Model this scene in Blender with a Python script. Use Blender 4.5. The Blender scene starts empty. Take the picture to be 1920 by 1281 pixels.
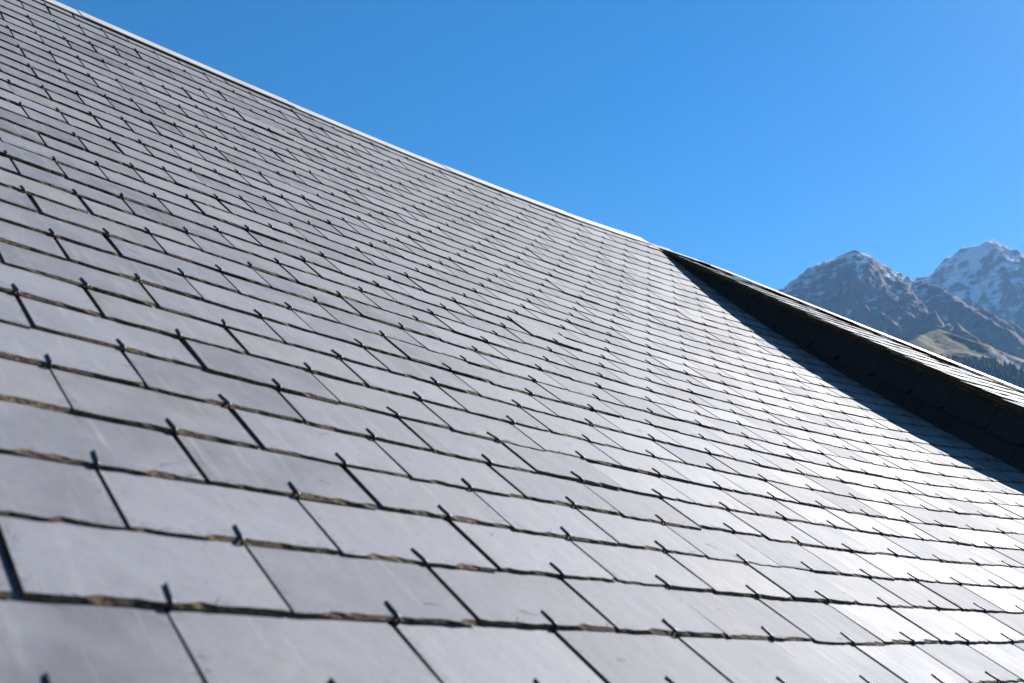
import bpy, math, random
import numpy as np
from mathutils import Matrix, Vector

# ------------------------------------------------------------------ scene, camera, sky, sun
sc = bpy.context.scene
col = sc.collection
U = 0.22          # metres per slate width
Z0 = 4.5          # camera height above the ground, metres
SUN_AZ, SUN_EL = 0.0, 36.5        # degrees; azimuth from +X (along the ridge) towards +Y (upslope)

cam_d = bpy.data.cameras.new("camera")
cam = bpy.data.objects.new("camera", cam_d)
col.objects.link(cam)
RIGHT = Vector((0.725613, -0.6878, 0.020431))
DOWN = Vector((0.20228, 0.184832, -0.961728))
FWD = Vector((0.6577, 0.701975, 0.273244))
CAM = Vector((-0.3311, -0.7325, Z0 - 0.0015))
m = Matrix.Identity(4)
for i in range(3):
    m[i][0], m[i][1], m[i][2], m[i][3] = RIGHT[i], -DOWN[i], -FWD[i], CAM[i]
cam.matrix_world = m
cam_d.sensor_width = 36.0
cam_d.lens = 33.607
cam_d.clip_start = 0.05
cam_d.clip_end = 40000.0
cam_d.dof.use_dof = True
cam_d.dof.focus_distance = 3.0
cam_d.dof.aperture_fstop = 7.0
sc.camera = cam

world = bpy.data.worlds.new("World")
sc.world = world
world.use_nodes = True
wn = world.node_tree.nodes
sky = wn.new("ShaderNodeTexSky")
sky.sky_type = 'NISHITA'
sky.sun_disc = False
sky.sun_elevation = math.radians(SUN_EL)
sky.sun_rotation = math.radians(90.0 - SUN_AZ)
sky.altitude = 1500.0
sky.air_density = 1.3
sky.dust_density = 0.3
sky.ozone_density = 3.0
hsv = wn.new("ShaderNodeHueSaturation")        # clear, deep blue mountain sky, the same over the whole dome
hsv.inputs["Saturation"].default_value = 1.48
world.node_tree.links.new(sky.outputs[0], hsv.inputs["Color"])
world.node_tree.links.new(hsv.outputs[0], wn["Background"].inputs[0])
wn["Background"].inputs[1].default_value = 0.050

sun_d = bpy.data.lights.new("sun", 'SUN')
sun_d.energy = 5.0
sun_d.angle = math.radians(0.5)
sun_d.color = (1.0, 0.97, 0.935)
sun = bpy.data.objects.new("sun", sun_d)
col.objects.link(sun)
az, el = math.radians(SUN_AZ), math.radians(SUN_EL)
SUN = Vector((math.cos(el) * math.cos(az), math.cos(el) * math.sin(az), math.sin(el)))
sun.rotation_euler = SUN.to_track_quat('Z', 'Y').to_euler()
sun.location = (20, 0, 30)

sc.view_settings.view_transform = 'Standard'
sc.view_settings.look = 'None'
sc.view_settings.exposure = 1.30
sc.view_settings.gamma = 1.0
sc.render.engine = 'CYCLES'

# ------------------------------------------------------------------ helpers
def tag(o, label=None, cat=None, group=None, kind=None):
    for k, v in (("label", label), ("category", cat), ("group", group), ("kind", kind)):
        if v:
            o[k] = v
    return o

def link(name, data, parent=None):
    o = bpy.data.objects.new(name, data)
    col.objects.link(o)
    if parent is not None:
        o.parent = parent
    return o

def mesh(name, verts, faces, mats, mat_idx=None, smooth=False):
    me = bpy.data.meshes.new(name)
    me.from_pydata([tuple(v) for v in verts], [], faces)
    for mm in mats:
        me.materials.append(mm)
    if mat_idx is not None:
        me.polygons.foreach_set("material_index", np.asarray(mat_idx, dtype=np.int32))
    if smooth:
        me.polygons.foreach_set("use_smooth", np.ones(len(me.polygons), dtype=bool))
    me.update()
    return me

class NT:
    """tiny node-tree writer"""
    def __init__(self, name):
        self.m = bpy.data.materials.new(name)
        self.m.use_nodes = True
        self.t = self.m.node_tree
        self.b = self.t.nodes["Principled BSDF"]
    def n(self, typ, **kw):
        nd = self.t.nodes.new(typ)
        for k, v in kw.items():
            setattr(nd, k, v)
        return nd
    def l(self, a, b):
        self.t.links.new(a, b)
    def val(self, sock, x):
        if hasattr(x, "links") or isinstance(x, bpy.types.NodeSocket):
            self.l(x, sock)
        else:
            sock.default_value = x
    def math(self, op, a, b=0.0, c=0.0, clamp=False):
        nd = self.n("ShaderNodeMath", operation=op, use_clamp=clamp)
        self.val(nd.inputs[0], a); self.val(nd.inputs[1], b); self.val(nd.inputs[2], c)
        return nd.outputs[0]
    def vmath(self, op, a, b):
        nd = self.n("ShaderNodeVectorMath", operation=op)
        self.val(nd.inputs[0], a); self.val(nd.inputs[1], b)
        return nd.outputs["Value"] if op == 'DOT_PRODUCT' else nd.outputs[0]
    def noise(self, vec, scale, detail=4.0, rough=0.55):
        nd = self.n("ShaderNodeTexNoise")
        if vec is not None:
            self.l(vec, nd.inputs["Vector"])
        nd.inputs["Scale"].default_value = scale
        nd.inputs["Detail"].default_value = detail
        nd.inputs["Roughness"].default_value = rough
        return nd.outputs["Fac"]
    def ramp(self, fac, stops):
        nd = self.n("ShaderNodeValToRGB")
        while len(nd.color_ramp.elements) < len(stops):
            nd.color_ramp.elements.new(0.5)
        for e, (p, c) in zip(nd.color_ramp.elements, stops):
            e.position = p
            e.color = (c, c, c, 1) if isinstance(c, (int, float)) else (*c, 1)
        self.l(fac, nd.inputs[0])
        return nd.outputs[0]
    def mix(self, fac, a, b):
        nd = self.n("ShaderNodeMix", data_type='RGBA')
        self.val(nd.inputs[0], fac)
        for s, x in ((nd.inputs[6], a), (nd.inputs[7], b)):
            if isinstance(x, tuple):
                s.default_value = (*x, 1)
            else:
                self.l(x, s)
        return nd.outputs[2]
    def scale(self, vec, s):
        nd = self.n("ShaderNodeVectorMath", operation='MULTIPLY')
        self.l(vec, nd.inputs[0]); nd.inputs[1].default_value = s
        return nd.outputs[0]
    def bump(self, h, strength, dist):
        nd = self.n("ShaderNodeBump")
        nd.inputs["Strength"].default_value = strength
        nd.inputs["Distance"].default_value = dist
        self.l(h, nd.inputs["Height"])
        self.l(nd.outputs[0], self.b.inputs["Normal"])
    def set(self, **kw):
        for k, v in kw.items():
            s = self.b.inputs[k.replace("_", " ")]
            if isinstance(v, tuple) and len(v) == 3:
                v = (*v, 1)
            self.val(s, v)
        return self.m

def slate_vec(t):
    """position on the slate in metres, shifted by a random amount for every slate, and its random tone"""
    at = t.n("ShaderNodeAttribute", attribute_name="tone")
    oi = t.n("ShaderNodeObjectInfo")
    tone = t.math('FRACT', t.math('ADD', at.outputs["Fac"], oi.outputs["Random"]))
    uv = t.n("ShaderNodeAttribute", attribute_name="local")
    sh = t.n("ShaderNodeCombineXYZ")
    t.l(t.math('MULTIPLY', tone, 91.7), sh.inputs[0])
    t.l(t.math('MULTIPLY', tone, 57.3), sh.inputs[1])
    return t.vmath('ADD', uv.outputs["Vector"], sh.outputs[0]), tone

def mat_slate(name="slate_face", dark=None):
    t = NT(name)
    v, tone = slate_vec(t)
    tone2 = t.math('FRACT', t.math('MULTIPLY', tone, 17.31))
    base = t.mix(tone, (0.076, 0.077, 0.088), (0.145, 0.144, 0.157))
    base = t.mix(t.ramp(tone2, [(0.72, 0.0), (1.0, 0.45)]), base, (0.145, 0.133, 0.122))
    cloud = t.noise(v, 9.0, 3.0)
    base = t.mix(t.ramp(cloud, [(0.38, 0.0), (0.68, 0.55)]), base, (0.185, 0.184, 0.199))
    streak = t.noise(t.scale(v, (60.0, 5.0, 1.0)), 1.0, 4.0, 0.6)
    base = t.mix(t.ramp(streak, [(0.55, 0.0), (0.78, 0.5)]), base, (0.235, 0.235, 0.235))
    stain = t.noise(t.scale(v, (16.0, 8.0, 1.0)), 1.0, 3.0)
    base = t.mix(t.ramp(stain, [(0.62, 0.0), (0.74, 0.55)]), base, (0.205, 0.17, 0.13))
    dirt = t.noise(v, 55.0, 5.0, 0.7)
    base = t.mix(t.ramp(dirt, [(0.28, 0.40), (0.44, 0.0)]), base, (0.078, 0.076, 0.075))
    # thin flaking lines near the dressed edges
    uv = t.n("ShaderNodeAttribute", attribute_name="local").outputs["Vector"]
    sy = t.n("ShaderNodeSeparateXYZ"); t.l(uv, sy.inputs[0])
    nearb = t.math('SUBTRACT', 1.0, t.math('DIVIDE', sy.outputs[1], 0.020), clamp=True)
    nears = t.math('DIVIDE', t.math('SUBTRACT', t.math('ABSOLUTE', sy.outputs[0]), 0.092), 0.016, clamp=True)
    lines = t.math('ABSOLUTE', t.math('SUBTRACT', t.noise(t.scale(v, (26.0, 46.0, 1.0)), 1.0, 3.0, 0.6), 0.5))
    lines = t.math('SUBTRACT', 1.0, t.math('DIVIDE', lines, 0.012), clamp=True)
    flake = t.math('MULTIPLY', lines, t.math('MULTIPLY', t.math('MAXIMUM', nearb, nears), 1.6, clamp=True))
    base = t.mix(t.math('MULTIPLY', flake, 0.8), base, (0.02, 0.018, 0.016))
    grain = t.noise(v, 420.0, 2.0)
    rough = t.math('ADD', t.math('MULTIPLY', cloud, 0.16), t.math('MULTIPLY', tone2, 0.09))
    rough = t.math('ADD', rough, t.math('MULTIPLY', streak, 0.12))
    rough = t.math('ADD', rough, 0.62)
    h = t.math('ADD', t.math('MULTIPLY', t.noise(v, 22.0, 4.0), 1.0), t.math('MULTIPLY', grain, 0.06))
    t.bump(t.math('ADD', h, t.math('MULTIPLY', t.noise(t.scale(v, (14.0, 34.0, 1.0)), 1.0, 5.0, 0.65), 0.9)), 0.42, 0.0032)
    if dark:  # paints shade into the face colour and dulls its reflections
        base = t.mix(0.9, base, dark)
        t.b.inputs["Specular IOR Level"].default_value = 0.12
    return t.set(Base_Color=base, Roughness=rough, IOR=1.5)

def mat_slate_edge():
    t = NT("slate_broken_edge")
    v, tone = slate_vec(t)
    n1 = t.noise(t.scale(v, (160.0, 160.0, 500.0)), 1.0, 4.0, 0.7)
    n2 = t.noise(v, 30.0, 2.0)
    base = t.ramp(n1, [(0.38, (0.013, 0.009, 0.006)), (0.52, (0.095, 0.064, 0.036)), (0.72, (0.29, 0.20, 0.12))])
    base = t.mix(t.ramp(n2, [(0.45, 0.0), (0.7, 0.6)]), base, (0.04, 0.038, 0.036))
    t.bump(n1, 0.9, 0.003)
    return t.set(Base_Color=base, Roughness=0.9, Specular_IOR_Level=0.2)

def mat_metal(name, colr, rough, metallic, nscale=30.0, spec=0.5):
    t = NT(name)
    g = t.n("ShaderNodeNewGeometry").outputs["Position"]
    n = t.noise(g, nscale, 4.0)
    c = t.mix(t.ramp(n, [(0.35, 0.0), (0.7, 1.0)]), colr, tuple(min(1, x * 1.25) for x in colr))
    r = t.math('ADD', t.math('MULTIPLY', n, 0.15), rough - 0.07)
    return t.set(Base_Color=c, Roughness=r, Metallic=metallic, Specular_IOR_Level=spec)

def mat_plain(name, a, b, scale, rough=0.9):
    t = NT(name)
    g = t.n("ShaderNodeNewGeometry").outputs["Position"]
    n = t.noise(g, scale, 5.0)
    t.bump(n, 0.3, 0.01)
    return t.set(Base_Color=t.mix(t.ramp(n, [(0.3, 0.0), (0.7, 1.0)]), a, b), Roughness=rough)

M_SLATE, M_EDGE = mat_slate(), mat_slate_edge()
M_CHEEK_SHADE = mat_slate('shade_toned_cheek_slate', (0.016, 0.016, 0.017))  # slate face darkened to near black: the cheek's shade is in the colour
M_HOOK = mat_metal("dark_hook_wire", (0.022, 0.021, 0.021), 0.40, 0.0, 200.0, 0.25)
M_ZINC = mat_metal("zinc_sheet", (0.40, 0.375, 0.35), 0.55, 0.10, 6.0)
M_DECK = mat_plain("roof_boarding", (0.03, 0.025, 0.02), (0.05, 0.04, 0.03), 12.0)
M_WALL = mat_plain("stone_render", (0.30, 0.27, 0.23), (0.42, 0.38, 0.33), 3.0)

# ------------------------------------------------------------------ the roof surface (slate units -> metres)
ASP = 0.495807
HC = [1.006561, -0.501496, 0.806378, 0.543924, -1.221355, 1.579146, 0.686238]
GC = [-0.273096, -1.043783, -0.344716, 0.009367, 1.8881, -0.842103, 1.38845]
MON = [(2, 0), (1, 1), (0, 2), (3, 0), (2, 1), (1, 2), (0, 3)]
W = np.array([[0.998768, -0.005161, 0.04935], [0.032351, 0.821847, -0.568789], [-0.037623, 0.569685, 0.821002]])

def roof(x, c):
    """gently sagging roof surface: x in slate widths along the eaves, c in courses up the slope"""
    xs, ys = x / 20.0, c * ASP / 20.0
    h = sum(k * xs ** a * ys ** b for k, (a, b) in zip(HC, MON))
    g = sum(k * xs ** a * ys ** b for k, (a, b) in zip(GC, MON))
    return W @ np.array([x, c * ASP + g, h]) * U + np.array([0, 0, Z0])

RIDGE_C = 33.54
CMIN = -5
XMIN = -7
CK_A, CK_B = 0.00988, 20.185          # dormer cheek: x = A*y + B (slate units)
rng = random.Random(7)

def slate_data(r, seg, w, L, t, chip=1.0):
    """one dressed slate; origin at the middle of its lower edge, x along the eaves, y upslope, z out of the roof"""
    hw = w / 2
    top, bot = [], []
    lip = 0.0016
    for i in range(seg + 1):
        x = -hw + w * i / seg
        lip = max(0.0003, min(0.0060, 0.55 * lip + r.uniform(-0.0010, 0.0024)))
        if r.random() < 0.12:
            lip = r.uniform(0.003, 0.008)
        jag = r.uniform(-0.0009, 0.0009)
        top.append((x + (0.001 if i == 0 else -0.001 if i == seg else 0), jag + lip * chip, -r.uniform(0, 0.0006)))
        bot.append((x, jag * 0.25, -t + r.uniform(-0.0003, 0.0008)))
    k = 3
    rt, rb, lt, lb = [], [], [], []
    for i in range(1, k + 1):
        y = L * i / k
        o = r.uniform(0.0003, 0.0022) if i < k else 0
        rt.append((hw - o, y, 0)); rb.append((hw + r.uniform(-.0008, .0004), y, -t))
        o = r.uniform(0.0003, 0.0022) if i < k else 0
        lt.append((-hw + o, y, 0)); lb.append((-hw + r.uniform(-.0004, .0008), y, -t))
    T = top + rt + lt[::-1]
    B = bot + rb + lb[::-1]
    n = len(T)
    V = np.array(T + B)
    F = [list(range(n))]
    MI = [0]
    for i in range(n):
        j = (i + 1) % n
        if i == seg + k:            # hidden head of the slate
            continue
        F.append([i, n + i, n + j, j])
        MI.append(1)
    return V, F, MI

def slate_frame(r, x, c):
    o = roof(x, c)
    ex = roof(x + .5, c) - roof(x - .5, c)
    wd = np.linalg.norm(ex)
    ex /= wd
    ey = roof(x, c + 2.9) - o
    ey -= ex * (ey @ ex); ey /= np.linalg.norm(ey)
    ez = np.cross(ex, ey)
    e = U * ASP
    tn = 0.0050
    # the slate leans on the two courses below it
    a = -tn / e + r.gauss(0, 0.0030)
    b = r.gauss(0, 0.0030)               # slight rocking from side to side
    rot = r.gauss(0, 0.008)
    R = np.array(Matrix.Rotation(rot, 3, 'Z') @ Matrix.Rotation(math.atan(a), 3, 'X') @ Matrix.Rotation(b, 3, 'Y'))
    F = np.column_stack([ex, ey, ez]) @ R
    lift = abs(r.gauss(0, 0.0007)) + (r.uniform(0.001, 0.003) if r.random() < 0.03 else 0)
    o = o + ex * r.gauss(0, 0.0014) + ey * r.gauss(0, 0.0024) + ez * lift
    return o, F, wd

def to_m4(o, F):
    mm = Matrix.Identity(4)
    for i in range(3):
        for j in range(3):
            mm[i][j] = F[i, j]
        mm[i][3] = o[i]
    return mm

def add_attrs(me, local, tone_faces=None):
    a = me.attributes.new("local", 'FLOAT_VECTOR', 'POINT')
    a.data.foreach_set("vector", np.asarray(local, dtype=np.float32).ravel())
    if tone_faces is not None:
        a = me.attributes.new("tone", 'FLOAT', 'FACE')
        a.data.foreach_set("value", np.asarray(tone_faces, dtype=np.float32))

class Pile:
    """many like pieces joined into one mesh"""
    def __init__(self):
        self.V, self.F, self.M, self.L, self.T, self.n = [], [], [], [], [], 0
    def add(self, V, F, MI, o, R, tone):
        self.V.append(V @ R.T + o)
        self.L.append(V)
        self.F += [[i + self.n for i in f] for f in F]
        self.M += MI
        self.T += [tone] * len(F)
        self.n += len(V)
    def build(self, name, mats, parent=None, smooth=False):
        me = mesh(name, np.vstack(self.V), self.F, mats, self.M, smooth)
        add_attrs(me, np.vstack(self.L), self.T)
        return link(name, me, parent)

def project(P):
    d = Vector(P) - CAM
    z = d.dot(FWD)
    if z < 0.05:
        return None
    return 960 + 1792 * d.dot(RIGHT) / z, 640.5 + 1792 * d.dot(DOWN) / z, z

# ------------------------------------------------------------------ house > main_roof
house = tag(link("slate_roofed_house", None),
            "house under a weathered grey slate roof with a shed dormer at its right", "house")
# boarding under the slates (also closes the rear slope)
xs = np.arange(XMIN - .5, 22, 1.5)
cs = np.linspace(CMIN, RIDGE_C + 0.1, 28)
def deckpt(x, c):
    xx = min(x, 20.5)
    q = roof(xx, c) + np.array([(x - xx) * U, 0, 0])
    n = W.T @ np.array([0, 0, 1.0])
    return q - np.array([0.0, -0.575, 0.817]) * 0.034
V, F = [], []
for c in cs:
    for x in xs:
        V.append(deckpt(x, c))
nx = len(xs)
for j in range(len(cs) - 1):
    for i in range(nx - 1):
        a = j * nx + i
        F.append([a, a + 1, a + nx + 1, a + nx])
main_roof = link("main_roof", mesh("main_roof", V, F, [M_DECK]), house)

# list every slate
spots = []
for c in range(CMIN, 34):
    for i in range(XMIN, 26):
        x = i + 0.5 * (c % 2)
        P = roof(x, c)
        yu = P[1] / U
        lim = CK_A * yu + CK_B
        if x > lim + 0.55:
            continue
        pr = project(roof(x, c + .5))
        size = 0
        if pr and -40 < pr[0] < 1960 and -30 < pr[1] < 1310 and x < lim - .3:
            size = 1 / pr[2]
        spots.append((size, x, c))
order = sorted(range(len(spots)), key=lambda k: -spots[k][0])
near = set(order[:300])

# shared shapes for the slates one can pick apart
VAR = []
for k in range(30):
    w_ = U * 1.0 - rng.uniform(0.0030, 0.0066)
    Vs, Fs, Ms = slate_data(rng, 16, w_, 0.285, rng.uniform(0.0036, 0.0056))
    me = mesh("slate", Vs, Fs, [M_SLATE, M_EDGE], Ms)
    add_attrs(me, Vs)
    VAR.append(me)

# hook: wire lying up the joint, round the tail of the slate and back over its face
def hook_data(r, tip):
    bend = r.gauss(0, 0.0012)
    path = [(0, 0.020, -0.0072), (0, 0.004, -0.0074), (0, -0.0008, -0.0066), (0, -0.0020, -0.0040), (0, -0.0020, -0.0012),
            (0, -0.0004, 0.0006), (bend * .3, 0.0070, 0.0008), (bend * .7, 0.0180, 0.0007), (bend, 0.0265, 0.0006 + tip)]
    rad = 0.00180
    ns = 6
    V, F = [], []
    path = [Vector(q) for q in path]
    for k, q in enumerate(path):
        d = (path[min(k + 1, len(path) - 1)] - path[max(k - 1, 0)]).normalized()
        sx = Vector((1, 0, 0)); sy = d.cross(sx)
        rr = rad * (0.75 if k == len(path) - 1 else 1)
        for s in range(ns):
            a = 2 * math.pi * s / ns
            V.append(tuple(q + sx * math.cos(a) * rr + sy * math.sin(a) * rr))
    for k in range(len(path) - 1):
        for s in range(ns):
            s2 = (s + 1) % ns
            F.append([k * ns + s, k * ns + s2, (k + 1) * ns + s2, (k + 1) * ns + s])
    F.append([(len(path) - 1) * ns + s for s in range(ns)])
    return np.array(V), F, [0] * len(F)

HOOKV = []
for k in range(14):
    Vh, Fh, Mh = hook_data(rng, rng.choice((0.0, 0.0, 0.0002, 0.0004, 0.0008)))
    HOOKV.append((mesh("hook", Vh, Fh, [M_HOOK], Mh, True), Vh, Fh, Mh))

far, farh = Pile(), Pile()
for k, (size, x, c) in enumerate(spots):
    o, R, wd = slate_frame(rng, x, c)
    if k in near:
        s = link("slate", VAR[rng.randrange(len(VAR))], main_roof)
        sR = R.copy(); sR[:, 0] *= wd / U
        s.matrix_world = to_m4(o, sR)
    else:
        L = min(0.285, (RIDGE_C + 0.45 - c) * U * ASP)          # the top courses are cut short under the zinc
        Vs, Fs, Ms = slate_data(rng, 9 if size > 0 else 4, wd - rng.uniform(0.0030, 0.0066), L, rng.uniform(0.0036, 0.0056))
        far.add(Vs, Fs, Ms, o, R, rng.random())
    hm, Vh, Fh, Mh = HOOKV[rng.randrange(len(HOOKV))]
    Rh = R @ np.array(Matrix.Rotation(rng.gauss(0, 0.10), 3, 'Z'))
    oh = o + R[:, 0] * rng.gauss(0, 0.003)
    if rng.random() < 0.012:
        continue
    if k in near:
        s = link("hook", hm, main_roof)
        s.matrix_world = to_m4(oh, Rh)
    else:
        farh.add(Vh, Fh, Mh, oh, Rh, 0.0)
tag(far.build("farther_slates", [M_SLATE, M_EDGE], main_roof), kind="stuff")
tag(farh.build("farther_hooks", [M_HOOK], main_roof, True), kind="stuff")

# dry needles and hairs of grass caught along the edges of the near slates
M_DRY = mat_plain("dry_needle", (0.035, 0.026, 0.018), (0.09, 0.065, 0.04), 90.0)
db = Pile()
for k in order[:170]:
    size, x, c = spots[k]
    for q in range(rng.choice((0, 1, 1, 2, 3))):
        o, R, wd = slate_frame(rng, x + rng.uniform(-.48, .48), c)
        if rng.random() < 0.3:
            o = o + R[:, 1] * rng.uniform(.01, .09)
        a = rng.uniform(-1.2, 1.2); L = rng.uniform(.010, .034); cv = rng.uniform(-.5, .5); zt = rng.uniform(.0, .004)
        P_, d = np.array([0.0, 0.001, 0.0006]), a
        V, F = [], []
        n = 6
        for i in range(n):
            w_ = 0.00028 * (1 - .5 * i / n)
            side = np.array([-math.sin(d), math.cos(d), 0]) * w_
            z = np.array([0, 0, zt * (i / n) ** 2])
            V += [P_ + z - side, P_ + z + side, P_ + z + np.array([0, 0, w_ * 1.6])]
            P_ = P_ + np.array([math.cos(d), math.sin(d) * .8, 0]) * L / n
            d += cv / n * 3
        for i in range(n - 1):
            for j in range(3):
                j2 = (j + 1) % 3
                F.append([i * 3 + j, i * 3 + j2, i * 3 + 3 + j2, i * 3 + 3 + j])
        db.add(np.array(V), F, [0] * len(F), o, R, 0.0)
tag(db.build("dry_needles", [M_DRY]), "dry needles and hairs of grass caught on the near slate edges", "needles", kind="stuff")

# ------------------------------------------------------------------ zinc ridge caps
RB = np.array([19.994, 13.426, 10.733]) * U + np.array([0, 0, Z0])
RE = np.array([51.36, 13.40, 10.30]) * U + np.array([0, 0, Z0])
def ridge_pt(x):
    if x <= 20:
        return roof(x, RIDGE_C)
    return RB + (RE - RB) * ((x - 19.994) / (51.36 - 19.994))
def cap_section(x0, x1, lap):
    n = 5
    # cross-section from the drip edge on this slope, over the ridge, to the drip edge of the rear slope (dy, dz in metres)
    sec = [(0.000, 0.003), (-0.002, 0.004), (-0.002, 0.006), (0.002, 0.0078), (0.092, 0.082), (0.097, 0.085), (0.102, 0.082), (0.215, -0.008)]
    V, F = [], []
    for i in range(n + 1):
        x = x0 + (x1 - x0) * i / n
        q = ridge_pt(x)
        if i == n:
            q = q + np.array([0.012, 0, 0])
        for dy, dz in sec:
            V.append(q + np.array([0, dy, dz + lap]))
        for dy, dz in sec[::-1]:
            V.append(q + np.array([0, dy, dz + lap - 0.0012]))
    k = 2 * len(sec)
    for i in range(n):
        for s in range(k):
            s2 = (s + 1) % k
            F.append([i * k + s, (i + 1) * k + s, (i + 1) * k + s2, i * k + s2])
    F.append(list(range(k))); F.append([n * k + s for s in range(k)][::-1])
    return mesh("ridge_cap", V, F, [M_ZINC])
x = 3.2 - 4.4 * 3
k = 0
while x < 20:
    link("ridge_cap", cap_section(x, min(x + 4.4, 19.8), 0.0035 if k % 2 else 0.0), main_roof)
    x += 4.4; k += 1

# rear slope and walls, seen only from elsewhere
V, F = [], []
for x in np.arange(XMIN - .5, 67, 4):
    q = ridge_pt(x) + np.array([0, 0.12, 0.070])
    V += [q, q + np.array([0, 3.2, -2.5])]
for i in range(len(V) // 2 - 1):
    F.append([2 * i, 2 * i + 2, 2 * i + 3, 2 * i + 1])
link("rear_slope", mesh("rear_slope", V, F, [M_SLATE]), house)
e0 = roof(XMIN, CMIN); r0 = ridge_pt(XMIN)
xa, xb = (XMIN + .5) * U, 66 * U
ya, yb = e0[1] + 0.35, r0[1] + 3.0
zt = e0[2] + 0.10
V = [(xa, ya, 0), (xb, ya, 0), (xb, yb, 0), (xa, yb, 0), (xa, ya, zt), (xb, ya, zt), (xb, yb, zt), (xa, yb, zt),
     (xa, r0[1] + .1, r0[2] - .15), (xb, r0[1] + .1, r0[2] - .15)]
F = [[0, 1, 5, 4], [2, 3, 7, 6], [3, 0, 4, 8, 7], [1, 2, 6, 9, 5]]
link("wall", mesh("wall", V, F, [M_WALL]), house)

# ------------------------------------------------------------------ house > dormer
DP = 0.6514                                  # pitch of the dormer roof (rise / run)
def hip_x(y):                                # hip running out from the end of the ridge
    return 20.3 + (13.6 - y) * 0.594
def dz_roof(x, y):                           # slate units; the side of the dormer roof climbs to the hip, then falls away
    h = hip_x(y)
    return DP * y + 1.853 + 0.15 * min(1.0, max(0.0, 14.0 - y) / 1.8) + 0.07 * (min(x, h) - 20.2) - 0.12 * max(0.0, x - h)
def dpt(x, y, off=0.0):
    return np.array([x, y, dz_roof(x, y)]) * U + np.array([0, 0, Z0 + off])
def cheek_x(y):
    return CK_A * y + CK_B
# core: cheek backing, underside and roof boarding in one solid
ys = np.linspace(13.60, -2.0, 24)
V, F = [], []
for y in ys:
    cx = cheek_x(y)
    for (x, dz) in ((cx + .03, -0.055), (cx + .03, -3.0 * U), (42, -1.5 * U), (42, -0.055), (hip_x(y), -0.055)):
        V.append(dpt(x, y, dz))
for i in range(len(ys) - 1):
    a = i * 5
    for s in range(5):
        s2 = (s + 1) % 5
        F.append([a + s, a + 5 + s, a + 5 + s2, a + s2])
dormer = link("dormer", mesh("dormer", V, F, [M_DECK]), house)

nrm = np.array([0, -DP, 1.0]); nrm /= np.linalg.norm(nrm)
cheek_t = np.array([CK_A, 1.0, DP]); cheek_t /= np.linalg.norm(cheek_t)          # up along the rake
cheek_n = np.array([-1.0, CK_A, 0]); cheek_n /= np.linalg.norm(cheek_n)           # out of the cheek, towards the main roof
cheek_d = np.cross(cheek_t, cheek_n); cheek_d /= np.linalg.norm(cheek_d)
if cheek_d[2] > 0:
    cheek_d = -cheek_d
# roof slates of the dormer, rows parallel to the ridge
dp_cos = 1 / math.sqrt(1 + DP * DP)
pile = Pile()
row = 0
y = 13.60 - ASP * dp_cos * 0.8
ex = np.array([1.0, 0, 0.013]); ex /= np.linalg.norm(ex)
ey = np.array([0, 1.0, DP]); ey -= ex * (ey @ ex); ey /= np.linalg.norm(ey)
ez = np.cross(ex, ey)
nd = 0
while y > -2.0:
    x0 = cheek_x(y) - 0.16 + rng.uniform(-.04, .04)
    x = x0
    first = True
    while x < 40:
        wd = 0.62 if (first and row % 2) else 1.0
        if x + wd / 2 > hip_x(y):
            ex = np.array([1.0, 0, -0.12])
        else:
            ex = np.array([1.0, 0, 0.07])
        ex /= np.linalg.norm(ex)
        ey = np.array([0, 1.0, DP]); ey -= ex * (ey @ ex); ey /= np.linalg.norm(ey)
        ez = np.cross(ex, ey)
        o = dpt(x + wd / 2, y, 0.0) + ez * (0.004 + abs(rng.gauss(0, .0012))) + ey * rng.gauss(0, 0.003)
        a = -0.0058 / (U * ASP) + rng.gauss(0, 0.010)
        R = np.column_stack([ex, ey, ez]) @ np.array(Matrix.Rotation(rng.gauss(0, .01), 3, 'Z') @ Matrix.Rotation(math.atan(a), 3, 'X') @ Matrix.Rotation(rng.gauss(0, .008), 3, 'Y'))
        Vs, Fs, Ms = slate_data(rng, 8 if first else 5, wd * U - 0.004, 0.285, rng.uniform(0.0045, 0.0075))
        if x < hip_x(y) and nd < 200:
            me = mesh("slate", Vs, Fs, [M_SLATE, M_EDGE], Ms)
            add_attrs(me, Vs)
            s = link("slate", me, dormer)
            s.matrix_world = to_m4(o, R)
            nd += 1
        else:
            pile.add(Vs, Fs, Ms, o, R, rng.random())
        x += wd
        first = False
    y -= ASP * dp_cos
    row += 1
tag(pile.build("farther_slates", [M_SLATE, M_EDGE], dormer), kind="stuff")
# doubled slates under the verge, their broken ends showing above the cheek
y = 13.2
ex = np.array([1.0, 0, 0.07]); ex /= np.linalg.norm(ex)
ey = np.array([0, 1.0, DP]); ey -= ex * (ey @ ex); ey /= np.linalg.norm(ey)
ez = np.cross(ex, ey)
while y > -1.5:
    for lay in (1, 2, 3, 4):
        o = dpt(cheek_x(y) + 0.25 - .16 + .03 * lay + rng.uniform(-.05, .03), y, 0.0) - ez * (0.0075 * lay + rng.uniform(0, .002)) + ey * rng.uniform(-.02, .02)
        R = np.column_stack([ex, ey, ez]) @ np.array(Matrix.Rotation(rng.gauss(0, .02), 3, 'Z') @ Matrix.Rotation(rng.gauss(-.03, .02), 3, 'X'))
        Vs, Fs, Ms = slate_data(rng, 4, .5 * U, rng.uniform(.10, .16), rng.uniform(0.005, 0.0085))
        me = mesh("verge_slate", Vs, Fs, [M_SLATE, M_EDGE], Ms)
        add_attrs(me, Vs)
        link("verge_slate", me, dormer).matrix_world = to_m4(o, R)
    y -= ASP * dp_cos
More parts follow.
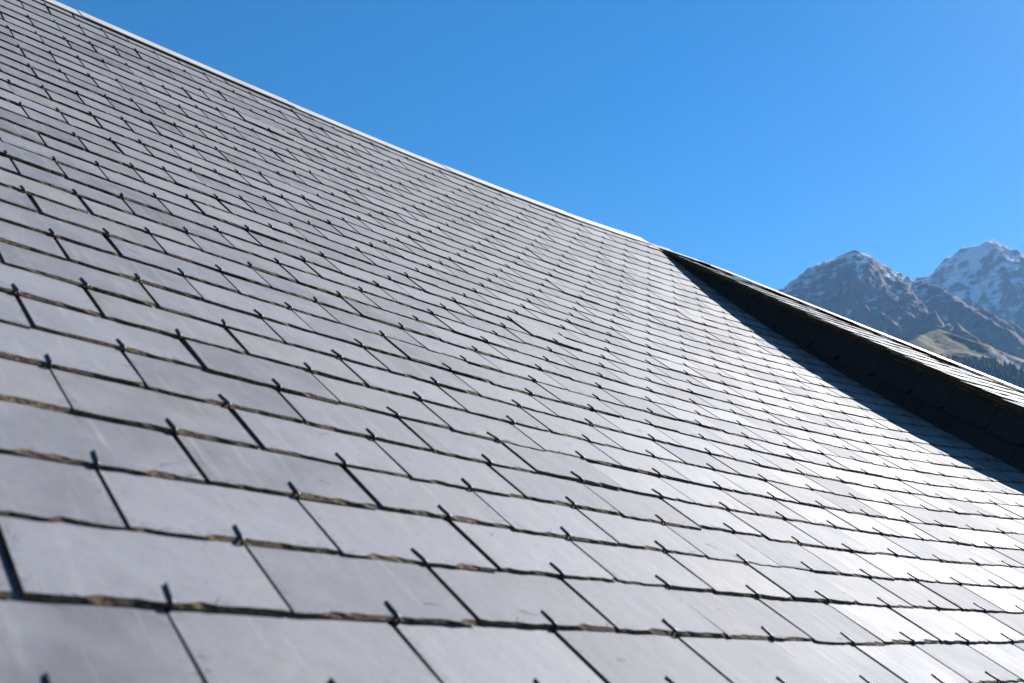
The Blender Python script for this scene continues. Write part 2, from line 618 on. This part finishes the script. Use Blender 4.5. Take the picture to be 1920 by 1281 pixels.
# zinc strip folded over the hip
V, F = [], []
hy = np.linspace(14.1, -1.8, 22)
for y in hy:
    q = dpt(hip_x(y), y, 0.024)
    for dx, dz in ((-0.055, -0.006), (-0.006, 0.0035), (0.006, 0.0035), (0.08, -0.010), (0.08, -0.0115), (0.0, 0.001), (-0.055, -0.0075)):
        V.append(q + np.array([dx, 0, dz]))
for i in range(len(hy) - 1):
    for j in range(7):
        j2 = (j + 1) % 7
        F.append([i * 7 + j, i * 7 + 7 + j, i * 7 + 7 + j2, i * 7 + j2])
link("hip_cap", mesh("hip_cap", V, F, [M_ZINC]), dormer)

# slates hung on the cheek in rows parallel to the rake
apex = dpt(cheek_x(13.60), 13.60, -0.012)
rowh = 0.66 * U
Ltot = 19.5 * U
for r_ in range(4):
    s = -rng.uniform(0, 0.8) * U
    while s < Ltot:
        L = rng.choice([1.15, 1.25, 1.05, 0.85]) * U
        a0, a1 = s + 0.0015, s + L - 0.0015
        ch = 0.045
        # outline in (along rake downwards, down the cheek); lower corner towards the eaves is dressed round
        out = [(a0, 0.0)]
        out += [(a0, rowh), (a1 - ch, rowh)]
        for q in range(1, 5):
            an = q / 5 * math.pi / 2
            out.append((a1 - ch + ch * math.sin(an), rowh - ch * (1 - math.cos(an))))
        out += [(a1, rowh - ch), (a1, 0.0)]
        th = 0.006
        Vt, Vb = [], []
        tilt = rng.gauss(0, .002)
        for (p_, q_) in out:
            z = 0.012 - 0.006 * r_ * 0 + 0.006 * (q_ / rowh) + tilt * (p_ - a0) / L
            base = apex - cheek_t * p_ + cheek_d * (q_ + r_ * rowh * 0.985)
            Vt.append(base + cheek_n * z)
            Vb.append(base + cheek_n * (z - th))
        n = len(out)
        F = [list(range(n))[::-1]] + [[i, (i + 1) % n, n + (i + 1) % n, n + i] for i in range(n)]
        me = mesh("slate", Vt + Vb, F, [M_CHEEK_SHADE, M_EDGE], [0] + [1] * n)
        loc = [(p_, q_, 0) for p_, q_ in out] * 2
        add_attrs(me, loc)
        link("slate", me, dormer)
        s += L

# ------------------------------------------------------------------ land: valley floor, mountains, hill
def hash2(ix, iy, seed):
    n = (ix.astype(np.int64) * 374761393 + iy.astype(np.int64) * 668265263 + seed * 974711) & 0x7fffffff
    n = ((n ^ (n >> 13)) * 1274126177) & 0x7fffffff
    return ((n ^ (n >> 16)) & 0xffff) / 65535.0
def vnoise(x, y, seed):
    ix, iy = np.floor(x), np.floor(y)
    fx, fy = x - ix, y - iy
    fx = fx * fx * fx * (fx * (fx * 6 - 15) + 10); fy = fy * fy * fy * (fy * (fy * 6 - 15) + 10)
    a, b = hash2(ix, iy, seed), hash2(ix + 1, iy, seed)
    c, d = hash2(ix, iy + 1, seed), hash2(ix + 1, iy + 1, seed)
    return (a * (1 - fx) + b * fx) * (1 - fy) + (c * (1 - fx) + d * fx) * fy
def ridged(x, y, wl, octv, seed, gain=0.55):
    s, amp, tot = 0, 1.0, 0
    for k in range(octv):
        s = s + amp * (1 - np.abs(2 * vnoise(x / wl + k * 7.3, y / wl - k * 3.1, seed + k) - 1))
        tot += amp; amp *= gain; wl *= 0.5
    return s / tot
FU = np.array([0.91522417, 0.40294505]); RU = np.array([0.40294505, -0.91522417])   # away from the house / across

def seg_field(u, w, line, slope):
    best = np.full(u.shape, -1e9); dist = np.full(u.shape, 1e9)
    for (a, b) in zip(line[:-1], line[1:]):
        dx, dy = b[0] - a[0], b[1] - a[1]
        L2 = dx * dx + dy * dy + 1e-6
        t = np.clip(((u - a[0]) * dx + (w - a[1]) * dy) / L2, 0, 1)
        d = np.hypot(u - a[0] - t * dx, w - a[1] - t * dy)
        best = np.maximum(best, a[2] + t * (b[2] - a[2]) - slope * d)
        dist = np.minimum(dist, d)
    return best, dist

def terrain(name, u0, u1, w0, w1, step, crest, spurs, slope, sslope, amp, wl, floor, seed, mat):
    us, ws = np.arange(u0, u1 + 1, step), np.arange(w0, w1 + 1, step)
    u, w = np.meshgrid(us, ws)
    wu = u + 26 * (vnoise(u / 130, w / 130, seed + 50) - .5) * min(1, wl / 150); ww = w + 26 * (vnoise(u / 130 + 9, w / 130, seed + 51) - .5)
    h, dist = seg_field(u, w, crest, slope)
    for sp in spurs:
        hs, ds = seg_field(wu, ww, sp, sslope)
        h = np.maximum(h, hs)
    k = np.clip(dist / 130.0, 0.12, 1.0)
    h = h + amp * k * (ridged(u, w, wl, 6, seed) - 0.62) * 2 + amp * 0.22 * (ridged(u, w, wl * .14, 3, seed + 30) - .5)
    h = np.maximum(h, floor + 20 * vnoise(u / 90, w / 90, seed + 9))
    def blur(a, n):
        for ax in (0, 1):
            c = np.cumsum(np.pad(a, [(n + 1, n) if i == ax else (0, 0) for i in (0, 1)], mode='edge'), axis=ax)
            a = (np.take(c, np.arange(2 * n + 1, c.shape[ax]), axis=ax) - np.take(c, np.arange(0, c.shape[ax] - 2 * n - 1), axis=ax)) / (2 * n + 1)
        return a
    hollow = np.clip((blur(blur(h, 4), 4) - h) / 14.0, -1.5, 1.5)
    V = np.column_stack([(u[..., None] * RU + w[..., None] * FU).reshape(-1, 2), h.ravel()])
    ny, nx = u.shape
    idx = np.arange(ny * nx).reshape(ny, nx)
    F = np.stack([idx[:-1, :-1], idx[:-1, 1:], idx[1:, 1:], idx[1:, :-1]], -1).reshape(-1, 4)
    me = bpy.data.meshes.new(name)
    me.from_pydata(V.tolist(), [], F[:, ::-1].tolist())
    me.materials.append(mat)
    me.polygons.foreach_set("use_smooth", np.ones(len(me.polygons), dtype=bool))
    me.update()
    at = me.attributes.new("hollow", 'FLOAT', 'POINT')
    at.data.foreach_set("value", hollow.ravel().astype(np.float32))
    o = link(name, me)
    if me.polygons[0].normal.z < 0:
        me.flip_normals()
    tag(o, kind="structure")
    return (us, ws, h)

def mat_mountain(name, snow_low, snow_hi, grass_top, snow_amt):
    t = NT(name)
    g = t.n("ShaderNodeNewGeometry")
    pos, nor = g.outputs["Position"], g.outputs["Normal"]
    sep = t.n("ShaderNodeSeparateXYZ"); t.l(pos, sep.inputs[0])
    z = sep.outputs[2]
    sn = t.n("ShaderNodeSeparateXYZ"); t.l(nor, sn.inputs[0])
    n1 = t.noise(pos, 0.006, 6.0)
    n2 = t.noise(pos, 0.03, 5.0, 0.65)
    n3 = t.noise(t.scale(pos, (0.006, 0.006, 0.11)), 1.0, 4.0, 0.6)      # bedding
    rock = t.ramp(n2, [(0.3, (0.050, 0.038, 0.038)), (0.52, (0.105, 0.075, 0.068)), (0.72, (0.22, 0.16, 0.13))])
    rock = t.mix(t.ramp(n3, [(0.40, 0.0), (0.62, 0.6)]), rock, (0.18, 0.115, 0.085))
    # autumn turf on the gentler, lower ground
    zz = t.math('ADD', z, t.math('MULTIPLY', t.math('SUBTRACT', n1, 0.5), 260.0))
    gz = t.math('SUBTRACT', 1.0, t.math('DIVIDE', t.math('SUBTRACT', zz, grass_top - 70), 140.0), clamp=True)
    gs = t.math('MULTIPLY', t.math('SUBTRACT', sn.outputs[2], 0.60), 5.0, clamp=True)
    turf = t.mix(n2, (0.12, 0.10, 0.025), (0.26, 0.19, 0.05))
    c = t.mix(t.math('MULTIPLY', gz, gs), rock, turf)
    # thin fresh snow: high, and more on the sides turned from the sun
    away = t.math('SUBTRACT', 0.35, t.vmath('DOT_PRODUCT', nor, (0.70, -0.25, 0.0)))
    sz = t.math('DIVIDE', t.math('SUBTRACT', z, snow_low), snow_hi - snow_low)
    s = t.math('ADD', t.math('MULTIPLY', sz, 0.55), t.math('MULTIPLY', away, 0.45))
    ho = t.n("ShaderNodeAttribute", attribute_name="hollow").outputs["Fac"]
    s = t.math('ADD', s, t.math('MULTIPLY', ho, 0.30))
    s = t.math('ADD', s, t.math('MULTIPLY', t.math('SUBTRACT', n1, 0.5), 0.9))
    s = t.math('ADD', s, t.math('MULTIPLY', t.math('SUBTRACT', n3, 0.5), 1.3))
    s = t.math('ADD', s, t.math('MULTIPLY', t.math('SUBTRACT', n2, 0.5), 0.6))
    s = t.math('ADD', s, t.math('MULTIPLY', t.math('SUBTRACT', sn.outputs[2], 0.65), 1.2))
    s = t.math('ADD', s, snow_amt)
    c = t.mix(t.ramp(s, [(0.52, 0.0), (0.80, 0.85)]), c, (0.80, 0.82, 0.86))
    t.bump(n2, 1.0, 20.0)
    return t.set(Base_Color=c, Roughness=0.95, Specular_IOR_Level=0.1)

L2 = [(-845, 3499, 930), (-635, 3499, 1067), (-437, 3549, 1192), (-359, 3579, 1250), (-309, 3599, 1297), (-229, 3599, 1319), (-157, 3599, 1335),
      (-136, 3599, 1340), (-101, 3599, 1325), (-61, 3599, 1292), (17, 3599, 1233), (43, 3549, 1192), (75, 3499, 1167), (136, 3399, 1097),
      (197, 3249, 986), (252, 3099, 881), (313, 2949, 766), (386, 2799, 643), (505, 2599, 462)]
L2s = [[(-136, 3599, 1340), (-146, 3479, 1232), (-132, 3329, 1100), (-112, 3179, 979), (-77, 3049, 892), (-79, 2949, 810)],
       [(-101, 3599, 1325), (-62, 3479, 1210), (-50, 3299, 1052), (-15, 3099, 914)],
       [(17, 3599, 1233), (31, 3469, 1125), (48, 3349, 1046), (80, 3199, 942)],
       [(27, 3299, 1042), (11, 3049, 931), (52, 2949, 871), (102, 2849, 806), (141, 2749, 734)],
       [(11, 3049, 931), (-44, 2949, 868), (-95, 2849, 814), (-146, 2799, 776)]]
L1 = [(-217, 4799, 1434), (14, 4799, 1558), (91, 4799, 1609), (135, 4799, 1620), (178, 4799, 1639), (218, 4799, 1688), (293, 4799, 1733),
      (376, 4799, 1745), (440, 4799, 1761), (489, 4799, 1732), (560, 4799, 1668), (681, 4799, 1580), (912, 4799, 1409), (1177, 4799, 1184)]
L1s = [[(440, 4799, 1761), (384, 4699, 1651), (372, 4559, 1499), (318, 4399, 1354)],
       [(489, 4799, 1732), (493, 4649, 1566), (425, 4499, 1423), (377, 4349, 1260)],
       [(218, 4799, 1688), (238, 4679, 1557), (288, 4549, 1431)],
       [(560, 4799, 1668), (582, 4649, 1503), (518, 4499, 1338), (434, 4349, 1230)]]
L3 = [(-206, 1999, 452), (-101, 2049, 511), (-5, 2099, 559), (30, 2099, 581), (69, 2149, 605), (113, 2199, 596), (166, 2249, 584),
      (240, 2299, 562), (365, 2299, 513), (500, 2299, 451)]
M_NEARMT = mat_mountain("rocky_mountain", 850.0, 1350.0, 850.0, -0.14)
M_FARMT = mat_mountain("snowy_mountain", 1150.0, 1750.0, 900.0, 0.10)
terrain("mountain_snowy", -300, 1250, 3900, 5500, 7.0, L1, L1s, 1.15, 1.25, 120, 260, -20, 3, M_FARMT)
terrain("mountain_rocky", -950, 650, 2450, 4400, 5.5, L2, L2s, 0.98, 1.12, 80, 190, -20, 11, M_NEARMT)

def mat_hill():
    t = NT("alpine_meadow")
    g = t.n("ShaderNodeNewGeometry")
    pos = g.outputs["Position"]
    sn = t.n("ShaderNodeSeparateXYZ"); t.l(g.outputs["Normal"], sn.inputs[0])
    n2 = t.noise(pos, 0.035, 6.0, 0.65)
    n1 = t.noise(pos, 0.012, 4.0)
    turf = t.ramp(n2, [(0.30, (0.050, 0.044, 0.008)), (0.55, (0.115, 0.086, 0.015)), (0.75, (0.20, 0.135, 0.028))])
    rock = t.mix(n2, (0.15, 0.145, 0.15), (0.36, 0.34, 0.33))
    k = t.math('ADD', t.math('MULTIPLY', t.math('SUBTRACT', 0.80, sn.outputs[2]), 4.0), t.math('MULTIPLY', t.math('SUBTRACT', n1, 0.5), 2.4))
    c = t.mix(t.ramp(k, [(0.25, 0.0), (0.55, 1.0)]), turf, rock)
    t.bump(n2, 1.0, 5.0)
    return t.set(Base_Color=c, Roughness=0.95, Specular_IOR_Level=0.1)
hus, hws, hh = terrain("hill", -520, 620, 900, 2700, 5.0, L3,
                       [[(30, 2099, 583), (20, 2050, 562), (-10, 2010, 530)], [(69, 2149, 605), (140, 2080, 548), (230, 2030, 490)]],
                       0.66, 0.72, 9, 110, -10, 23, mat_hill())

M_GROUND = mat_plain("valley_grass", (0.06, 0.08, 0.025), (0.13, 0.12, 0.05), 0.4)
g = 9000.0
gx = np.linspace(-g, g, 9)
V = [(a, b, 0.0) for b in gx for a in gx]
F = [[j * 9 + i, j * 9 + i + 1, (j + 1) * 9 + i + 1, (j + 1) * 9 + i] for j in range(8) for i in range(8)]
tag(link("ground", mesh("ground", V, F, [M_GROUND])), kind="structure")

# forest on the lower front of the hill
def mat_forest():
    t = NT("conifer_needles")
    at = t.n("ShaderNodeAttribute", attribute_name="tone")
    n = t.noise(t.n("ShaderNodeNewGeometry").outputs["Position"], 0.5, 3.0)
    c = t.ramp(at.outputs["Fac"], [(0.0, (0.018, 0.034, 0.014)), (0.55, (0.034, 0.055, 0.020)), (0.82, (0.055, 0.070, 0.022)), (0.95, (0.13, 0.105, 0.035)), (1.0, (0.17, 0.13, 0.05))])
    c = t.mix(t.math('MULTIPLY', n, 0.5), c, (0.03, 0.045, 0.02))
    return t.set(Base_Color=c, Roughness=0.9, Specular_IOR_Level=0.15)
treeline = np.array([(-300, 1880), (3, 1940), (44, 1972), (73, 1985), (127, 1992), (161, 1994), (204, 1990), (272, 1985), (600, 1960)])
fp = Pile()
def tree_data(r, H, rad):
    V, F = [], []
    ns = 6
    lv = [(0.02, 0.05), (0.10, 1.0), (0.38, 0.62), (0.36, 0.80), (0.66, 0.36), (0.64, 0.50), (1.0, 0.02)]
    for (z, q) in lv:
        for s in range(ns):
            a = 2 * math.pi * s / ns + r.random() * .5
            rr = rad * q * r.uniform(.65, 1.25)
            V.append((rr * math.cos(a), rr * math.sin(a), H * (z + r.uniform(-.02, .02))))
    for k in range(len(lv) - 1):
        for s in range(ns):
            s2 = (s + 1) % ns
            F.append([k * ns + s, k * ns + s2, (k + 1) * ns + s2, (k + 1) * ns + s])
    return np.array(V), F, [0] * len(F)
tv = [tree_data(rng, 1.0, 0.26 + .12 * rng.random()) for _ in range(14)]
I3 = np.eye(3)
count = 0
tries = 0
while count < 5200 and tries < 60000:
    tries += 1
    u = rng.uniform(-120, 330); w_ = rng.uniform(1480, 2010)
    tl = np.interp(u, treeline[:, 0], treeline[:, 1])
    dens = (tl - w_) / 30.0 + (float(vnoise(np.array([u / 40.0]), np.array([w_ / 40.0]), 77)[0]) - .5) * 2.2
    if dens < rng.random():
        continue
    i = int((u - hus[0]) / 5.0); j = int((w_ - hws[0]) / 5.0)
    z = hh[j, i]
    H = rng.uniform(8, 17)
    Vt, Ft, Mt = tv[rng.randrange(len(tv))]
    p2 = u * RU + w_ * FU
    fp.add(Vt * H, Ft, Mt, np.array([p2[0], p2[1], z - .5]), I3, rng.random() ** 1.15)
    count += 1
tag(fp.build("forest", [mat_forest()]), "dark conifer forest with a few autumn crowns on the hillside", "forest", kind="stuff")

# ------------------------------------------------------------------ haze
hz = NT("mountain_air")
hz.t.nodes.remove(hz.b)
pv = hz.n("ShaderNodeVolumePrincipled")
pv.inputs["Color"].default_value = (0.27, 0.55, 1.0, 1)
pv.inputs["Density"].default_value = 4.6e-5
pv.inputs["Anisotropy"].default_value = 0.20
hz.l(pv.outputs[0], hz.t.nodes["Material Output"].inputs["Volume"])
a = 9300.0
V = [(sx * a, sy * a, z) for z in (-1.0 - 20, 1850.0) for sx, sy in ((-1, -1), (1, -1), (1, 1), (-1, 1))]
F = [[3, 2, 1, 0], [4, 5, 6, 7], [0, 1, 5, 4], [1, 2, 6, 5], [2, 3, 7, 6], [3, 0, 4, 7]]
tag(link("haze", mesh("haze", V, F, [hz.m])), "pale blue mountain air over the whole valley", "haze", kind="stuff")
